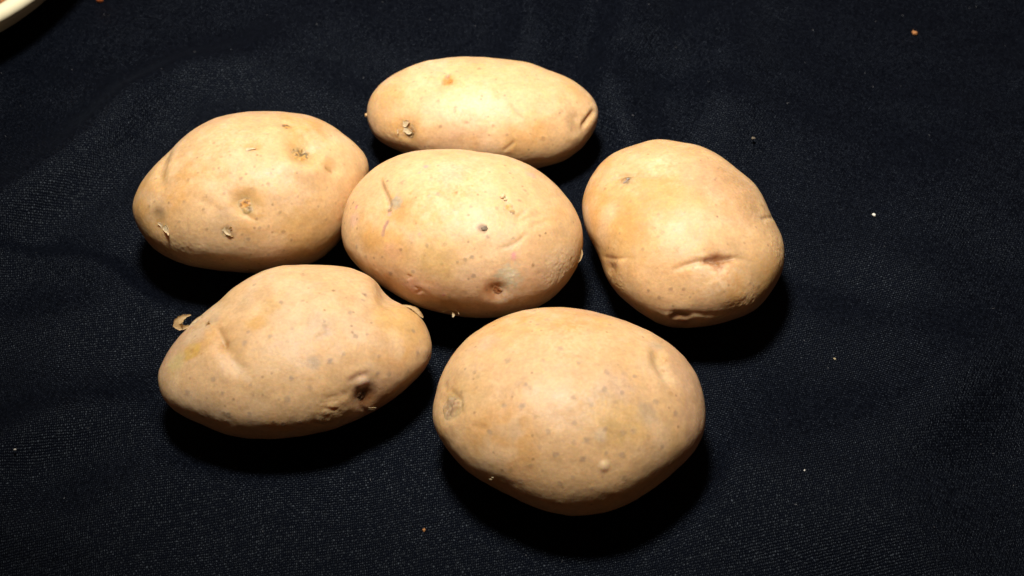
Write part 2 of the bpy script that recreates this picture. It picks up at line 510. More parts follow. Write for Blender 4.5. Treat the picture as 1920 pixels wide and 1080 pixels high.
    def scatter_spots(self, n, seed, r=(0.00025, 0.0007), rgb=(0.27, 0.17, 0.095), k=0.4):
        g = np.random.default_rng(seed)
        ks = g.choice(len(self.V), n, replace=False)
        for i, kk in enumerate(ks):
            d = np.linalg.norm(self.V - self.V[kk], axis=1)
            rr = g.uniform(*r)
            m = np.where(d < rr * 1.4)[0]
            self.C[m] = self.mixc(self.C[m], rgb, k * g.uniform(0.4, 1) * (1 - sstep(0.5, 1.3, d[m] / rr)))
    def rough(self, x, y, r, amp, freq=900):
        d, _ = self.dist(x, y)
        m = np.where(d < self.L(r) * 1.15)[0]
        self.V[m] += self.N[m] * (0.5 * amp * fbm(self.V[m], freq, self.seed + x, 3) * (1 - sstep(0.2, 1.1, d[m] / self.L(r))))[:, None]
    def dust(self, x, y, r, rgb=(0.66, 0.52, 0.36), k=0.6, freq=1100):  # pale dusty skin; also paints lamp highlights into the colour
        d, _ = self.dist(x, y)
        i = np.where(d < self.L(r) * 1.6)[0]
        m = (1 - sstep(0.3, 1.1, d[i] / self.L(r) + 0.4 * fbm(self.V[i], 300, x, 2)))
        self.C[i] = self.mixc(self.C[i], rgb, k * m * sstep(-0.7, 0.7, fbm(self.V[i], freq, self.seed + y, 2)))
    def scab(self, x, y, r, rgb, lift=0.00035, freq=1100, rgb2=None):
        """a raised crust in an eye: its own small part"""
        self.scabs.append((x, y, r, rgb, lift, freq, rgb2))
    def flake(self, x, y, length, width, ang, lift=35, curl=70, mat=None, name='skin_flake', ragged=0.3):
        self.extra.append(('flake', x, y, length, width, ang, lift, curl, mat, name, ragged))
    def ribbon(self, path, widths, mat, name='curled_peel', bend=0.6, toward=0.0):
        self.extra.append(('ribbon', path, widths, mat, name, bend, toward))
    def grain(self, x, y, r, mat, name, flat=0.6):
        self.extra.append(('grain', x, y, r, mat, name, flat))
    def frame(self, x, y, ang):
        """frame on the skin: tangent turned to `ang` degrees as seen in the picture"""
        k = self.at(x, y)
        p = self.V[k]; n = self.N[k]
        a = math.radians(ang)
        want = RGT * math.cos(a) + UPV * math.sin(a)
        t = want - n * (want @ n); t /= np.linalg.norm(t)
        return p, t, np.cross(n, t), n
    def finish(self):
        self.N = vert_normals(self.V, self.F)
        base = np.array([self.c[0], self.c[1], 0.0])
        root = bpy.data.objects.new("potato", None); col.objects.link(root)
        root.empty_display_size = 0.02
        root.location = base
        root["label"] = self.label; root["category"] = "potato"; root["group"] = "potatoes laid out on the black cloth"
        mesh_object("body", self.V - base, self.F, M_SKIN, root, True, self.C)
        for (x, y, r, rgb, lift, freq, rgb2) in self.scabs:
            d, k = self.dist(x, y)
            w = np.full(len(d), -9.0)
            m = np.where(d < self.L(r) * 2)[0]
            w[m] = 1 - d[m] / self.L(r) - 0.45 * fbm(self.V[m], 420, x * 1.7, 3)
            vm = w > -0.25
            fm = vm[self.F].all(1) & (self.front[self.F].any(1))
            if not fm.any(): continue
            ids = np.unique(self.F[fm]); mp = np.full(len(self.V), -1); mp[ids] = np.arange(len(ids))
            P = self.V[ids] + self.N[ids] * (lift * (np.clip(w[ids], -0.3, 0.5) * 1.3 - 0.05 + 0.9 * fbm(self.V[ids], freq, y, 2) * sstep(0, 0.4, w[ids])))[:, None]
            cc = np.tile(np.array(rgb), (len(ids), 1))
            m2 = sstep(-0.1, 0.3, fbm(self.V[ids], freq, x, 2))[:, None]
            cc = cc + (np.array(rgb2 if rgb2 else tuple(v * 0.6 for v in rgb)) - cc) * m2
            cc = self.C[ids] + (cc - self.C[ids]) * sstep(-0.05, 0.45, w[ids])[:, None]
            mesh_object("eye", P - base, mp[self.F[fm]], M_EYE, root, True, cc)
        for e in self.extra:
            if e[0] == 'flake':
                _, x, y, ln, wd, ang, lift, curl, mat, name, ragged = e
                p, t, b_, n = self.frame(x, y, ang)
                ln = self.L(ln) * 0.8; wd = self.L(wd) * 0.8
                g = np.random.default_rng(int(x * 3 + y))
                nu, nv = 12, 6
                top = []
                pos = np.zeros(2); an = math.radians(lift * 0.35); curl = curl * 0.6; wd = wd * 1.25
                for i in range(nu + 1):
                    f = i / nu
                    wl = wd * (1 - 0.75 * f ** 1.5) * (0.8 + ragged * (math.sin(f * 7 + x) * 0.6 + g.uniform(-.3, .3))) * 0.5
                    sh = wd * 0.18 * math.sin(f * 3 + x)
                    for j in range(nv + 1):
                        q = (j / nv - 0.5) * 2
                        z = pos[1] + 0.12 * wd * (q * q) * f
                        top.append(p + t * pos[0] + b_ * (q * wl + sh) + n * (z + 0.0001))
                    an2 = an + math.radians(curl) * f
                    pos = pos + np.array([math.cos(an2), math.sin(an2)]) * ln / nu
                top = np.array(top)
                idx = np.arange((nu + 1) * (nv + 1)).reshape(nu + 1, nv + 1)
                q4 = np.stack([idx[:-1, :-1], idx[1:, :-1], idx[1:, 1:], idx[:-1, 1:]], -1).reshape(-1, 4)
                nn = vert_normals(top, q4)
                bot = top - nn * 0.00012
                m = len(top)
                ring = np.concatenate([idx[0, :-1], idx[:-1, -1], idx[-1, :0:-1], idx[:0:-1, 0]])
                r2 = np.roll(ring, -1)
                rim = np.stack([r2, ring, ring + m, r2 + m], -1)
                mesh_object(name, np.concatenate([top, bot]) - base, np.concatenate([q4, q4[:, ::-1] + m, rim]), mat or M_PEEL, root)
            elif e[0] == 'ribbon':
                _, path, widths, mat, name, bend, toward = e
                k = self.at(*path[0])
                zf = (self.V[k] - CAM) @ FWD - 0.0004
                pts = np.array(self.cr(path)); n0 = len(pts)
                tt = np.linspace(0, n0 - 1, 22)
                px_ = np.interp(tt, range(n0), pts[:, 0]); py_ = np.interp(tt, range(n0), pts[:, 1]); ww = np.interp(tt, range(n0), widths)
                for _i in range(3):
                    px_[1:-1] = (px_[:-2] + 2 * px_[1:-1] + px_[2:]) / 4; py_[1:-1] = (py_[:-2] + 2 * py_[1:-1] + py_[2:]) / 4
                f = tt / (n0 - 1)
                dz = -toward * np.sin(f * math.pi)
                mid = CAM + ray(px_, py_) * (zf + dz)[:, None]
                tg = np.gradient(mid, axis=0); tg /= np.linalg.norm(tg, axis=1)[:, None]
                sd = np.cross(tg, FWD); sd /= np.linalg.norm(sd, axis=1)[:, None]
                sd = sd + FWD * (bend * np.sin(f * 4.0))[:, None]
                nv = 6; top = []
                for i in range(len(f)):
                    w_ = self.L(ww[i]) * 0.5 * (1 + 0.12 * math.sin(i * 2.3))
                    for j in range(nv + 1):
                        q_ = (j / nv - 0.5) * 2
                        top.append(mid[i] + sd[i] * q_ * w_ - FWD * 0.35 * w_ * q_ * q_)
                top = np.array(top); nu = len(f) - 1
                idx = np.arange((nu + 1) * (nv + 1)).reshape(nu + 1, nv + 1)
                q4 = np.stack([idx[:-1, :-1], idx[1:, :-1], idx[1:, 1:], idx[:-1, 1:]], -1).reshape(-1, 4)
                nn = vert_normals(top, q4); m = len(top)
                ring = np.concatenate([idx[0, :-1], idx[:-1, -1], idx[-1, :0:-1], idx[:0:-1, 0]]); r2 = np.roll(ring, -1)
                mesh_object(name, np.concatenate([top, top - nn * 0.00008]) - base, np.concatenate([q4, q4[:, ::-1] + m, np.stack([r2, ring, ring + m, r2 + m], -1)]), mat, root)
            else:
                _, x, y, r, mat, name, flat = e
                p, t, b_, n = self.frame(x, y, 20)
                V, F = lump(self.L(r), flat, int(x + y))
                W = p + V[:, :1] * t + V[:, 1:2] * b_ + (V[:, 2:] + self.L(r) * flat * 0.4) * n
                mesh_object(name, W - base, F, mat, root)
        return root

SMALL, SMALLF = cube_sphere(6)
def lump(r, flat=0.6, seed=0, amp=0.35):
    V = SMALL * (1 + amp * vnoise(SMALL, 1.6, seed * 1.37) + 0.12 * vnoise(SMALL, 4, seed))[:, None]
    return V * np.array([r, r * 0.8, r * flat]), SMALLF

BROWN = (0.30, 0.13, 0.035); DARK = (0.13, 0.065, 0.03); ORNG = (0.50, 0.25, 0.06); TAN = (0.44, 0.28, 0.14); GREY = (0.30, 0.27, 0.20); PINK = (0.55, 0.22, 0.24); RED = (0.33, 0.12, 0.04)
potatoes = []

# ---- the one at the back
p = Potato("slim oblong potato lying at the back, with a deep crease at its right end", (640, 80, 3.692),
 [(168,490),(185,400),(225,325),(300,255),(430,180),(580,125),(720,103),(850,94),(980,97),(1130,110),(1290,132),(1400,175),(1540,225),(1660,295),(1740,375),(1782,450),(1785,520),(1760,590),(1720,670),(1650,750),(1540,825),(1450,852),(1380,868),
  (1270,885),(1120,892),(950,885),(760,865),(560,820),(400,755),(320,720),(240,670),(200,610),(175,530)][::-1], seed=1, tone=(1.04, 1.04, 1.03))
p.crease([(1760,455),(1715,510),(1680,560),(1650,620)], 20, 0.0011, 0.0007, 3.0, BROWN, 0.5)
p.crease([(1640,470),(1610,560),(1625,660)], 40, 0.0006)
p.crease([(745,205),(728,245),(702,305)], 14, 0.0008, 0.0004, 2.5, (0.52, 0.15, 0.06), 0.8)
p.stain(755, 262, 40, (0.60, 0.28, 0.06), 0.8); p.pit(750, 255, 45, 0.0007)
p.crease([(1160,400),(1200,460),(1275,545)], 12, 0.00022, 0.00012, 2.5, TAN, 0.5)
p.crease([(1215,665),(1170,710),(1110,760)], 14, 0.00035, 0.0002, 2.5, TAN, 0.6)
p.crease([(1150,260),(1100,330),(1085,400)], 26, 0.00025)
p.pit(465, 595, 60, 0.0007); p.stain(465, 610, 55, BROWN, 0.6)
p.rough(370, 620, 130, 0.0004, 700); p.stain(340, 370, 100, ORNG, 0.4); p.stain(880, 690, 60, ORNG, 0.4); p.stain(1580, 480, 70, TAN, 0.6, 0.6, 900); p.stain(1180, 640, 70, ORNG, 0.2)
p.dust(900, 420, 260, (0.66, 0.50, 0.31), 0.5)  # pale patch paints the bright top of this potato into its colour
p.flake(425, 548, 70, 62, 0, 18, 30, M_PALE); p.flake(430, 592, 90, 62, -14, 20, 28, M_PALE); p.flake(385, 600, 34, 18, -60, 25, 40, M_PALE); p.flake(470, 640, 50, 36, 20, 10, 20, M_PEEL)
p.scab(470, 618, 42, BROWN, 0.0003)
p.grain(165, 505, 12, M_PEEL, "bud", 0.9)
p.scab(745, 268, 30, (0.52, 0.22, 0.05), 0.0003, 900)
p.spots([(1368,368),(1150,638),(1395,657),(1512,485),(1340,538),(795,448),(672,408),(500,268),(950,182),(1165,515),(1050,575),(625,205),(715,212),(790,470),(1265,290),(970,372),(555,385),(375,330),(870,550),(690,580),(1310,630),(800,200),(515,185)], 11)
p.scatter_spots(90, 3)
potatoes.append(p)

# ---- left
p = Potato("broad potato at the upper left, its end lying behind the middle potato", (230, 190, 3.177),
 [(52,640),(65,560),(105,480),(160,410),(215,350),(280,290),(340,230),(430,160),(530,105),(640,72),(760,57),(880,55),(1000,62),(1130,85),(1240,135),(1340,205),(1420,280),(1462,345),(1476,405),(1455,480),(1420,565),(1380,655),(1340,750),(1280,850),(1180,940),(1070,990),(940,1020),(800,1030),(680,1022),(560,1010),(400,985),(270,935),(170,870),(110,790),(65,710)][::-1], seed=2, tone=(0.98, 0.97, 0.93))
p.pit(1085, 290, 95, 0.0034); p.crease([(940,285),(1030,335),(1140,360),(1250,425)], 30, 0.0006, 0.0034, -2.4)
p.stain(1070, 270, 105, (0.52, 0.29, 0.09), 0.6)
p.scab(1075, 290, 62, (0.46, 0.26, 0.08), 0.0006, 900, (0.17, 0.11, 0.05)); p.flake(1020, 268, 100, 20, -18, 12, 10, M_PEEL)
p.pit(975, 135, 45, 0.0009); p.scab(978, 140, 34, (0.42, 0.22, 0.06), 0.0004, 900, (0.2, 0.11, 0.05)); p.crease([(930,125),(980,120),(1030,150)], 14, 0.0004)
p.pit(765, 262, 65, 0.0008); p.stain(770, 255, 45, ORNG, 0.5); p.flake(735, 280, 70, 26, 8, 15, 15, M_PALE)
p.crease([(720,240),(770,215),(815,240)], 14, 0.0002, -0.0001)
p.pit(728, 605, 75, 0.0018); p.stain(745, 590, 90, (0.50, 0.28, 0.09), 0.65); p.scab(722, 605, 34, (0.52, 0.24, 0.05), 0.0004, 900, (0.2, 0.1, 0.03)); p.scab(745, 650, 28, (0.40, 0.25, 0.10), 0.0004)
p.crease([(690,640),(740,680),(820,720)], 16, 0.0004, 0.0005, 2.5)
p.stain(610, 740, 70, TAN, 0.55); p.flake(600, 755, 70, 34, -40, 22, 35, M_PALE); p.flake(600, 790, 70, 26, -15, 15, 20, M_PEEL); p.flake(625, 770, 50, 26, 60, 20, 40, M_PALE); p.stain(630, 785, 32, DARK, 0.7); p.pit(625, 780, 30, 0.0004); p.stain(735, 740, 55, ORNG, 0.35)
p.pit(205, 690, 60, 0.0009); p.stain(210, 690, 55, (0.34, 0.20, 0.08), 0.65); p.flake(250, 740, 85, 50, -55, 12, 25, M_PALE); p.flake(235, 745, 40, 30, 160, 10, 20, M_PALE)
p.pit(1240, 385, 60, 0.0010); p.stain(1245, 375, 50, (0.45, 0.25, 0.09), 0.7); p.crease([(1210,380),(1240,405),(1265,425)], 12, 0.0004, 0, 3, BROWN, 0.6)
p.crease([(285,285),(245,370),(225,440),(250,560)], 40, 0.0012, 0.0006, 1.6); p.streak([(262,325),(222,430)], 12, (0.40, 0.24, 0.11), 0.5)
p.crease([(420,570),(540,620),(640,680)], 20, 0.0002, 0.0002)
p.stain(1130, 780, 170, (0.52, 0.30, 0.10), 0.6); p.stain(340, 490, 120, ORNG, 0.35, 0.7); p.stain(640, 470, 80, ORNG, 0.2)
p.dust(1000, 500, 170, (0.58, 0.40, 0.26), 0.5, 1500); p.dust(600, 230, 220, (0.66, 0.48, 0.29), 0.5); p.dust(560, 880, 260, (0.58, 0.42, 0.26), 0.35, 1400)  # the patch near the top is a highlight put into the colour
p.rough(400, 900, 220, 0.00022, 900); p.rough(1000, 530, 150, 0.00015, 1200)
p.spots([(475,323),(645,320),(540,397),(447,427),(645,427),(703,460),(785,393),(605,552),(870,490),(500,565),(365,600),(190,597),(480,645),(935,663),(1045,562),(870,745),(815,755),(500,760),(335,718),(355,877),(1005,825),(1215,703),(1370,262),(710,795),(595,943),(765,910),(800,700),(750,820),(260,520),(195,455),(393,468),(160,620),(545,250),(1040,435),(885,425),(290,915),(640,300),(720,650),(960,775),(835,500),(570,400)], 10)
p.grain(402, 950, 8, M_PALE, "crumb"); p.grain(745, 1000, 7, M_PALE, "crumb")
p.scatter_spots(90, 4)
potatoes.append(p)

# ---- middle
p = Potato("speckled oval potato in the middle of the group, with a grey dusty patch", (620, 260, 3.086),
 [(60,560),(62,480),(85,380),(130,290),(190,220),(270,150),(400,90),(520,65),(650,57),(780,62),(900,80),(1030,102),(1150,150),(1260,220),(1360,320),(1420,410),(1455,500),(1466,580),(1448,690),(1412,770),(1360,850),(1280,930),(1190,985),(1100,1015),(1000,1035),(900,1042),(800,1038),(700,1025),(600,1003),(500,970),(400,920),(310,865),(230,810),(150,740),(95,670),(70,610)][::-1], seed=3, tone=(1.03, 1.03, 1.02))
p.crease([(285,215),(300,270),(330,330),(342,385),(325,450)], 12, 0.0008, 0.0006, 3.2, (0.30, 0.16, 0.06), 0.7)
p.pit(365, 400, 80, 0.0009); p.stain(385, 410, 75, ORNG, 0.35)
p.stain(375, 365, 36, GREY, 0.8, 0.7, 900); p.rough(375, 365, 45, 0.0004, 1300)
p.stain(335, 412, 14, DARK, 0.8)
p.streak([(328,480),(312,515),(300,555)], 11, (0.36, 0.18, 0.14), 0.75); p.crease([(328,475),(300,560)], 12, 0.0002)
p.crease([(1160,525),(1090,590),(1030,620),(950,642)], 13, 0.00025, 0.00015, 2.5, TAN, 0.5)
p.crease([(1260,430),(1160,450),(1085,485),(1060,520)], 16, 0.0003, 0.0003, 2.5); p.crease([(1140,405),(1090,450),(1070,490)], 14, 0.0003, 0.0002); p.crease([(1300,470),(1200,490),(1130,540)], 20, 0.0002, 0.0002)
p.rough(1180, 470, 120, 0.0003, 700)
p.scab(1030, 395, 28, (0.56, 0.33, 0.12), 0.0004, 800); p.scab(1045, 425, 20, (0.50, 0.27, 0.09), 0.0004, 800); p.grain(998, 335, 16, M_PALE, "crumb", 0.6); p.grain(1012, 352, 10, M_PALE, "crumb", 0.6)
p.crease([(990,320),(1030,400),(1050,440)], 20, 0.0003)
p.grain(892, 515, 17, M_SOIL, "soil_speck", 0.28); p.stain(878, 517, 26, DARK, 0.7)
p.pit(965, 880, 58, 0.0017); p.stain(960, 885, 58, RED, 0.85, 0.4); p.scab(968, 890, 30, (0.26, 0.09, 0.025), 0.0006, 900)
p.stain(1035, 800, 62, (0.40, 0.36, 0.25), 0.75, 0.8, 800); p.rough(1035, 800, 80, 0.0004, 1300); p.dust(1050, 930, 120, (0.66, 0.52, 0.38), 0.6)
p.stain(895, 885, 55, (0.38, 0.17, 0.06), 0.5)
p.rough(1340, 760, 190, 0.0004, 1100); p.dust(1330, 760, 170, (0.62, 0.45, 0.28), 0.5, 1300); p.rough(1300, 350, 120, 0.0002, 1200)
p.flake(700, 1000, 60, 30, 65, 30, 170, M_PALE); p.flake(720, 990, 45, 18, -20, 20, 120, M_PALE); p.flake(680, 990, 40, 18, 200, 20, 80, M_PALE)
p.stain(690, 965, 70, BROWN, 0.45, 0.6)
p.ribbon([(1452,640),(1456,665),(1444,695),(1425,720),(1405,750)], [4,10,14,12,5], M_PEEL, "skin_flake", 0.5)
p.crease([(430,790),(460,800),(440,815)], 10, 0.0003); p.crease([(480,850),(520,875),(490,900)], 10, 0.0004, 0.0004); p.stain(480, 860, 60, (0.56, 0.27, 0.20), 0.45)
p.spots([(470,605),(560,615),(660,612),(735,712),(780,702),(817,685),(643,725),(205,683),(825,795),(570,330),(620,322),(895,305),(330,248),(415,250),(715,412),(812,393),(960,408),(1090,355),(1120,298),(345,780),(475,770),(150,625),(300,683),(570,860),(910,570),(1055,580),(620,155)], 12, (0.27, 0.19, 0.12), 0.75)
p.spots([(920,195),(1035,200),(730,312),(1245,550),(130,372),(155,390),(80,490),(1170,733),(405,640),(545,680)], 9, DARK, 0.8)
p.spots([(470,303),(460,312),(870,240),(820,272),(640,485)], 12, (0.55, 0.27, 0.08), 0.8)
p.spots([(510,557),(1055,672),(1060,685),(655,905),(150,395),(555,162),(515,195),(335,430)], 14, (0.62, 0.22, 0.27), 0.7)
p.stain(690, 210, 80, (0.62, 0.36, 0.30), 0.35, 0.9, 900); p.stain(1160, 210, 30, (0.60, 0.34, 0.30), 0.4); p.stain(360, 650, 50, (0.60, 0.33, 0.18), 0.5); p.stain(590, 870, 70, (0.58, 0.28, 0.18), 0.3); p.stain(135, 470, 40, (0.58, 0.34, 0.28), 0.4)
p.stain(620, 700, 110, (0.53, 0.33, 0.10), 0.5); p.stain(230, 590, 80, ORNG, 0.4); p.stain(700, 320, 60, ORNG, 0.25)
p.dust(700, 250, 300, (0.68, 0.50, 0.30), 0.5)  # highlight on the upper side, painted into the skin colour
p.scatter_spots(110, 5)
potatoes.append(p)

# ---- right
p = Potato("roundish potato on the right, with a brown slit-shaped eye and raised brow", (1070, 240, 2.769),
 [(55,420),(65,350),(95,270),(140,195),(200,140),(280,100),(360,78),(420,57),(500,58),(570,70),(680,92),(780,145),(870,215),(960,290),(1010,370),(1040,450),(1080,520),(1108,600),(1113,680),(1095,760),(1050,840),(1000,910),(930,965),(830,1000),(720,1030),(600,1043),(500,1035),(420,1000),(330,940),(250,870),(190,790),(155,700),(130,630),(80,540)][::-1], hratio=1.42, seed=4, tone=(1.0, 0.965, 0.92))
p.crease([(160,300),(210,268),(265,248),(335,240),(410,246),(500,268)], 15, 0.0009, 0.0006, -2.6, TAN, 0.5); p.stain(285, 260, 42, (0.40, 0.22, 0.08), 0.6, 0.5)
p.scab(285, 270, 30, (0.34, 0.20, 0.09), 0.0004, 900); p.flake(275, 268, 40, 34, -20, 8, 10, M_GREY, "grit_chip"); p.pit(290, 275, 80, 0.0005)
p.stain(370, 250, 40, ORNG, 0.6)
p.crease([(500,750),(600,712),(690,688),(780,676),(860,676),(960,700)], 15, 0.0008, 0.0007, -2.6, (0.46, 0.25, 0.10), 0.3); p.pit(760, 692, 48, 0.0014)
p.stain(760, 695, 46, RED, 0.85, 0.3); p.stain(700, 697, 22, RED, 0.7); p.stain(820, 688, 22, BROWN, 0.6); p.crease([(670,698),(750,694),(860,680)], 16, 0.0010, 0.0, 3, RED, 0.9, 0.2); p.streak([(700,698),(750,695),(815,687)], 15, (0.24, 0.08, 0.02), 0.9, 0.3); p.scab(765, 704, 16, (0.38, 0.15, 0.04), 0.0004, 900)
p.pit(780, 800, 110, -0.0010); p.dust(740, 770, 140, (0.68, 0.50, 0.32), 0.6); p.dust(470, 190, 130, (0.70, 0.53, 0.32), 0.6)  # the last pale patch is the top highlight painted in
p.crease([(160,668),(230,682),(330,674)], 12, 0.0004, 0.0004, -2.5); p.pit(205, 718, 55, 0.0012); p.stain(205, 715, 50, (0.40, 0.20, 0.08), 0.6); p.spots([(205,712)], 16, DARK)
p.crease([(985,478),(1015,466),(1050,470)], 12, 0.0005, 0.0004, -2.5, TAN, 0.6, 0.15)
p.crease([(500,985),(560,972),(640,975)], 16, 0.0010, 0.0004, -2.5, DARK, 0.7); p.stain(570, 985, 55, (0.22, 0.10, 0.04), 0.7)
p.crease([(420,940),(560,955),(760,965),(860,950)], 16, 0.0003, 0.0004, -2.5)
for (x, y, r) in ((830, 260, 90), (890, 340, 90), (920, 420, 80), (780, 210, 60)):
    p.stain(x, y, r, (0.46, 0.27, 0.12), 0.5, 0.9, 1400); p.rough(x, y, r, 0.00025, 1300)
p.rough(1080, 620, 110, 0.0004, 1200); p.stain(950, 760, 70, TAN, 0.5); p.stain(330, 560, 140, (0.54, 0.32, 0.11), 0.6); p.stain(300, 520, 90, ORNG, 0.35); p.stain(830, 640, 70, TAN, 0.4)
p.rough(230, 800, 130, 0.0003, 1200); p.rough(900, 930, 140, 0.0003, 1200)
p.spots([(540,530),(255,548),(375,632),(690,632),(585,835),(520,835),(930,805),(975,820),(460,880),(755,262),(745,268),(620,880),(405,845),(310,382),(590,437),(455,447),(180,315),(960,515)], 9)
p.spots([(430,515),(765,810),(480,540),(455,565),(550,622)], 12, (0.33, 0.21, 0.10), 0.6)
p.scatter_spots(120, 6)
potatoes.append(p)

# ---- lower left
p = Potato("lopsided potato at the lower left, with a heart-like notch and a curl of peel", (280, 480, 3.0),
 [(40,690),(55,630),(90,555),(150,470),(220,395),(300,320),(380,260),(450,190),(540,130),(640,80),(740,52),(860,46),(1000,48),(1110,58),(1210,90),(1280,140),(1320,190),(1355,235),(1410,268),(1470,292),(1530,345),(1575,420),(1593,500),(1590,560),(1560,630),(1500,700),(1400,790),(1300,860),(1180,920),(1040,980),(880,1015),(720,1030),(560,1030),(440,1010),(320,960),(190,900),(110,850),(65,780)][::-1], hratio=1.5, seed=5, tone=(0.96, 0.965, 0.98))
p.crease([(360,400),(418,495),(470,590),(570,705)], 46, 0.0010, 0.0009, -1.7); p.crease([(370,380),(405,450),(425,520),(450,570)], 16, 0.0006)
p.pit(420, 495, 30, 0.0009); p.stain(420, 490, 24, (0.42, 0.18, 0.05), 0.8); p.stain(470, 440, 100, (0.50, 0.29, 0.12), 0.6); p.stain(640, 640, 150, (0.54, 0.33, 0.14), 0.5); p.stain(500, 520, 60, (0.54, 0.32, 0.13), 0.5)
p.streak([(470,590),(560,690)], 16, (0.66, 0.46, 0.28), 0.5)
p.stain(240, 535, 56, (0.50, 0.30, 0.07), 0.85, 0.35, 300, 0.25); p.spots([(205,570),(300,555),(245,535)], 12, (0.33, 0.17, 0.05), 0.7)
p.stain(150, 600, 60, (0.50, 0.42, 0.17), 0.5, 0.5, 350, 0.7)
p.stain(610, 380, 50, (0.52, 0.29, 0.08), 0.7, 0.5); p.stain(680, 285, 55, (0.54, 0.31, 0.10), 0.6, 0.5); p.stain(600, 250, 90, TAN, 0.3)
p.ribbon([(226,396),(200,402),(176,402),(158,388),(166,368),(182,350),(204,336),(236,332)], [16,20,36,56,50,34,18,3], M_PEEL, "curled_peel", 0.35, 0.0012)
p.flake(315, 388, 48, 30, 5, 12, 60, M_PEEL); p.ribbon([(225,398),(250,374),(275,352),(300,335)], [8,16,14,5], M_PALE, "skin_flake", 0.4)
p.streak([(150,475),(200,420)], 10, (0.28, 0.15, 0.08), 0.6); p.rough(250, 400, 100, 0.0004, 900); p.stain(260, 440, 80, (0.50, 0.36, 0.22), 0.5); p.stain(360, 350, 40, (0.36, 0.26, 0.16), 0.5)
p.crease([(1290,140),(1330,220),(1320,310)], 60, 0.0014, 0.0005, 1.4); p.stain(1400, 360, 130, (0.56, 0.36, 0.14), 0.5)
p.ribbon([(1420,276),(1460,282),(1500,300),(1525,330),(1540,346)], [6,14,26,22,6], M_PEEL, "skin_flake", 0.5)
p.pit(1215, 800, 80, 0.0026); p.stain(1215, 805, 74, (0.17, 0.06, 0.02), 0.9, 0.35); p.scab(1205, 805, 30, (0.08, 0.035, 0.015), 0.0006, 900)
p.stain(1300, 830, 110, (0.30, 0.13, 0.04), 0.65, 0.5); p.pit(1205, 712, 34, -0.0007, 3); p.stain(1208, 718, 32, (0.68, 0.52, 0.36), 0.8)
p.crease([(1150,720),(1110,770),(1000,810),(940,870)], 28, 0.0004, 0.0003, 2.0); p.crease([(1260,660),(1180,675),(1090,720)], 20, 0.0004, 0.0003, -2.0, (0.42, 0.24, 0.16), 0.5)
p.crease([(960,850),(1040,865),(1080,850)], 12, 0.0003, 0.0003, 2); p.crease([(900,930),(980,950),(1050,920)], 14, 0.0004, 0.0004, 2); p.crease([(1180,860),(1240,880),(1290,860)], 14, 0.0004, 0.0004, 2)
p.rough(1020, 870, 150, 0.0005, 500); p.stain(1040, 860, 120, (0.48, 0.29, 0.12), 0.6); p.flake(1235, 862, 50, 26, -10, 15, 20, M_PALE)
p.crease([(910,490),(970,450),(1040,420)], 22, 0.00025, 0.0002, 2, (0.44, 0.32, 0.22), 0.4); p.stain(960, 370, 70, (0.46, 0.34, 0.24), 0.45); p.stain(920, 600, 36, (0.40, 0.29, 0.20), 0.6)
p.spots([(865,253),(740,260),(680,450),(555,430),(1095,550),(1018,597),(570,725),(905,742),(445,890),(565,888),(755,945),(1285,565),(1285,660),(1350,668),(1455,645),(1510,545),(775,805),(410,770),(360,690),(1215,218),(1205,248),(1130,320),(985,370),(590,160),(1155,455),(1230,440),(1485,425),(540,490),(850,935),(440,935),(215,765),(800,690)], 15, (0.25, 0.18, 0.125), 0.65)
p.spots([(385,925),(300,900),(420,885),(1035,195),(700,935)], 13, DARK, 0.6)
p.scatter_spots(70, 7, (0.0003, 0.0009))
potatoes.append(p)

# ---- bottom
p = Potato("large plump potato nearest the camera, with a round scab at its left end", (790, 560, 2.571),
 [(48,570),(60,480),(90,370),(150,260),(230,175),(340,105),(450,62),(560,42),(650,38),(760,45),(880,68),(1000,110),(1120,165),(1230,240),(1310,330),(1355,430),(1372,530),(1368,630),(1330,720),(1260,800),(1160,890),(1060,960),(960,1010),(860,1040),(760,1049),(680,1045),(580,1020),(480,980),(380,930),(250,860),(160,780),(90,680),(60,620)][::-1], hratio=1.55, seed=6, tone=(1.0, 0.98, 0.95))
p.pit(130, 520, 85, 0.0010); p.scab(135, 520, 58, (0.42, 0.28, 0.16), 0.0007, 520, (0.27, 0.16, 0.08)); p.crease([(95,450),(140,440),(185,480),(190,540),(150,580),(100,570)], 14, 0.0003, 0.0004, 2)
p.crease([(110,400),(125,440)], 20, 0.0003, 0.0006, 2); p.stain(230, 440, 110, (0.52, 0.32, 0.13), 0.55); p.stain(150, 370, 60, TAN, 0.5); p.crease([(230,600),(280,620),(330,625)], 18, 0.0002, 0.0003, 2)
p.crease([(1130,230),(1138,300),(1165,360),(1215,430)], 34, 0.0012, 0.0009, -1.8); p.stain(1150, 290, 40, (0.50, 0.30, 0.11), 0.5); p.stain(1130, 225, 36, (0.42, 0.32, 0.22), 0.5); p.spots([(1180,295),(1165,340),(1200,460)], 13, BROWN, 0.5)
p.pit(880, 808, 23, -0.0005, 3); p.stain(880, 806, 24, (0.66, 0.48, 0.27), 0.8)
p.grain(337, 870, 7, M_PALE, "crumb"); p.grain(345, 862, 5, M_PALE, "crumb")
p.stain(1085, 550, 44, (0.42, 0.29, 0.17), 0.65, 0.5); p.stain(895, 640, 60, (0.44, 0.27, 0.13), 0.6, 0.7); p.stain(930, 430, 90, (0.52, 0.34, 0.22), 0.5, 0.6); p.stain(950, 590, 120, (0.56, 0.35, 0.11), 0.45); p.stain(860, 660, 30, (0.62, 0.48, 0.32), 0.5)
p.stain(320, 200, 60, (0.60, 0.36, 0.24), 0.4); p.stain(1230, 690, 70, (0.54, 0.33, 0.13), 0.4)
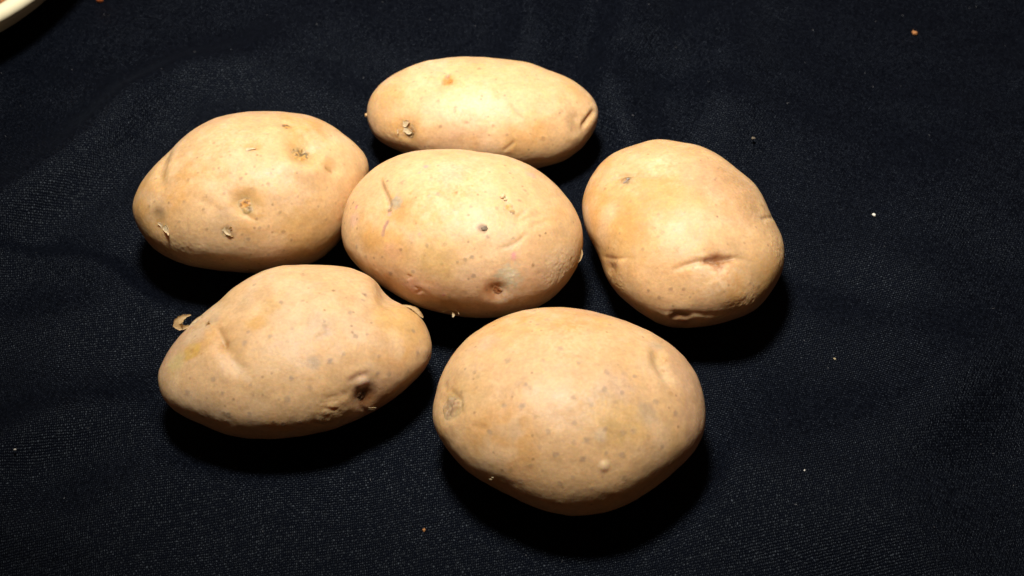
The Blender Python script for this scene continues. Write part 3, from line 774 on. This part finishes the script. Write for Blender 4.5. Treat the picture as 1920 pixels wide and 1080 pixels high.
p.dust(800, 480, 120, (0.66, 0.50, 0.34), 0.5); p.dust(700, 200, 250, (0.66, 0.48, 0.28), 0.5)  # both patches paint the soft whitish sheen into the colour
p.spots([(500,120),(757,312),(890,355),(1033,375),(733,478),(487,520),(740,597),(735,697),(795,683),(573,713),(652,750),(527,805),(885,632),(970,645),(1095,665),(965,455),(880,437),(500,410),(585,300),(415,300),(255,357),(980,865),(820,915),(670,890),(475,880),(730,860),(1222,550),(1130,495),(820,510),(610,640),(1020,640),(400,515),(605,100),(560,125),(910,128),(675,242),(1160,715),(1210,790),(780,770),(890,745),(970,755),(540,60),(670,985),(330,640)], 14, (0.29, 0.20, 0.13), 0.62)
p.scatter_spots(70, 8, (0.0003, 0.0009))
potatoes.append(p)

# keep the cloth flat under each potato
for i, a in enumerate(potatoes):
    ev = np.sqrt(np.linalg.eigvalsh(a.Q[:2, :2]))
    FLAT.append((a.c[0], a.c[1], np.linalg.inv(a.Q[:2, :2])))
# where the left and the middle potato press together, the left one gives way (hidden contact)
a, b_ = potatoes[1], potatoes[2]
Ai = np.linalg.inv(b_.Q); dv = a.V - b_.c
val = np.einsum('ij,jk,ik->i', dv, Ai, dv)
m = val < 0.98
a.V[m] = b_.c + dv[m] * np.sqrt(0.98 / val[m])[:, None]

# cloth sheet, finer where the camera looks
def axis(lo, hi, flo, fhi, step, coarse):
    return np.unique(np.concatenate([np.linspace(lo, flo, coarse), np.arange(flo, fhi, step), np.linspace(fhi, hi, coarse)]).round(5))
xs = axis(-0.9, 0.9, -0.36, 0.36, 0.0022, 22); ys = axis(-0.7, 1.0, -0.24, 0.36, 0.0022, 22)
X, Y = np.meshgrid(xs, ys, indexing='ij')
Z = cloth_height(X.ravel(), Y.ravel())
idx = np.arange(X.size).reshape(X.shape)
q = np.stack([idx[:-1, :-1], idx[1:, :-1], idx[1:, 1:], idx[:-1, 1:]], -1).reshape(-1, 4)
cl = mesh_object("tablecloth", np.stack([X.ravel(), Y.ravel(), Z], -1), q, M_CLOTH)
cl["kind"] = "structure"

for p in potatoes:
    p.finish()

# ------------------------------------------------------------------ plate with food, far corner
def lathe(profile, n=96):
    V = []; F = []
    for k in range(n):
        a = 2 * math.pi * k / n
        for r, z in profile: V.append((r * math.cos(a), r * math.sin(a), z))
    m = len(profile)
    for k in range(n):
        k2 = (k + 1) % n
        for i in range(m - 1):
            F.append((k * m + i, k2 * m + i, k2 * m + i + 1, k * m + i + 1))
    return np.array(V), np.array(F)
RIMR, RIMZ = 0.105, 0.030
edge = ground(np.array(35.0), np.array(26.0), RIMZ - 0.004)
pc = edge[:2] - RIMR * np.array([0.78, -0.63])
plate = bpy.data.objects.new("plate", None); col.objects.link(plate)
plate.location = (pc[0], pc[1], 0.0012)
plate["label"] = "cream glazed plate with a rounded rim, cut off by the top left corner"; plate["category"] = "plate"
outer = [(0.0005, 0.003), (0.045, 0.003), (0.047, 0.0), (0.053, 0.0), (0.055, 0.004), (0.078, 0.012), (0.096, 0.0235)]
lipc, lipr = (RIMR - 0.0034, RIMZ - 0.0034), 0.0034
rim = [(lipc[0] + lipr * math.cos(a), lipc[1] + lipr * math.sin(a)) for a in np.linspace(math.radians(-60), math.radians(150), 16)]
inner = [(0.0974, 0.0210), (0.0950, 0.0130), (0.085, 0.0085), (0.0005, 0.0075)]
V, F = lathe(outer + rim[:1]); mesh_object("plate_base", V, F, M_PLATE, plate)
V, F = lathe(rim); mesh_object("rim", V, F, M_PLATE, plate)
V, F = lathe(rim[-1:] + inner); mesh_object("plate_well", V, F, M_PLATE, plate)
BIG, BIGF = cube_sphere(24)
fw = ground(np.array(-16.0), np.array(-24.0), 0.022)
fv = BIG * (1 + 0.18 * vnoise(BIG, 1.7, 4.2) + 0.07 * vnoise(BIG, 5, 9) + 0.03 * vnoise(BIG, 13, 2))[:, None] * np.array([0.0105, 0.0090, 0.0125])
food = mesh_object("food_piece", fv, BIGF, M_FOOD)
food.location = (fw[0], fw[1], 0.0205)
food.rotation_euler = (0.05, -0.1, 0.7)
food["label"] = "reddish brown piece of food lying in the cream plate"; food["category"] = "food"

# ------------------------------------------------------------------ crumbs and lint on the cloth
def crumb(px, py, r, rgb, name, label, cat, flat=0.7, seed=1):
    g = ground(np.array(float(px)), np.array(float(py)))
    z = float(cloth_height(np.array([g[0]]), np.array([g[1]]))[0])
    g = ground(np.array(float(px)), np.array(float(py)), z)
    V, F = lump(r, flat, seed, 0.45)
    V = V - np.array([0, 0, V[:, 2].min()])
    o = mesh_object(name, V, F, plain_material(name + "_matter", rgb, 0.7, 0.3, 0.3, 2500))
    o.location = (g[0], g[1], z - 0.0001); o.rotation_euler = (0, 0, seed * 1.3)
    o["label"] = label; o["category"] = cat
crumb(1714, 65, 0.0012, (0.36, 0.15, 0.05), "crumb", "orange crumb lying alone on the cloth near the top right corner", "crumb", 0.8, 2)
crumb(188, 3, 0.0016, (0.36, 0.09, 0.02), "crumb", "reddish crumb on the cloth beside the cream plate, at the top edge", "crumb", 0.8, 3)
crumb(1638, 405, 0.0007, (0.75, 0.72, 0.62), "speck", "bright white speck on the cloth to the right of the roundish potato", "speck", 0.8, 4)
crumb(1412, 260, 0.0007, (0.16, 0.13, 0.09), "speck", "dull beige speck on the cloth above the roundish potato's right shoulder", "speck", 0.6, 5)
crumb(795, 995, 0.0006, (0.40, 0.18, 0.06), "speck", "tiny brown speck on the dark cloth below left of the nearest potato", "speck", 0.7, 6)
crumb(28, 843, 0.0004, (0.36, 0.34, 0.30), "lint", "pale bit of lint on the cloth at the left edge, low down", "lint", 0.4, 7)
crumb(1508, 882, 0.0004, (0.55, 0.52, 0.46), "lint", "small pale bit of lint on the cloth right of the nearest potato", "lint", 0.5, 8)
crumb(1565, 673, 0.0004, (0.36, 0.29, 0.17), "lint", "yellowish bit of lint on the cloth below right of the roundish potato", "lint", 0.5, 9)

# fine fluff and dust caught in the weave
g = np.random.default_rng(21)
LV = []; LF = []
for k in range(260):
    x = g.uniform(-0.30, 0.30); y = g.uniform(-0.20, 0.26)
    z = float(cloth_height(np.array([x]), np.array([y]))[0])
    a = g.uniform(0, 6.28); ln = g.uniform(0.0002, 0.0009) * (2.5 if k % 13 == 0 else 1); w = g.uniform(0.00003, 0.00007)
    d = np.array([math.cos(a), math.sin(a), 0]); n_ = np.array([-d[1], d[0], 0])
    bend = n_ * ln * g.uniform(-0.3, 0.3)
    P0 = np.array([x, y, z + 0.00025]); b0 = len(LV)
    for q_ in (-1, 0, 1):
        c_ = P0 + d * ln * 0.5 * q_ + bend * (1 - q_ * q_)
        for (sa, sb_) in ((1, 0), (0, 1), (-1, 0), (0, -1)):
            LV.append(c_ + n_ * w * sa + np.array([0, 0, w * sb_]))
    for r_ in range(2):
        for c2 in range(4):
            LF.append((b0 + r_ * 4 + c2, b0 + r_ * 4 + (c2 + 1) % 4, b0 + r_ * 4 + 4 + (c2 + 1) % 4, b0 + r_ * 4 + 4 + c2))
fl = mesh_object("dust", np.array(LV), np.array(LF), plain_material("grey_fluff", (0.22, 0.22, 0.23), 0.8, 0.2, 0.4, 900))
fl["kind"] = "stuff"; fl["label"] = "fine grey fluff scattered over the black cloth"; fl["category"] = "dust"
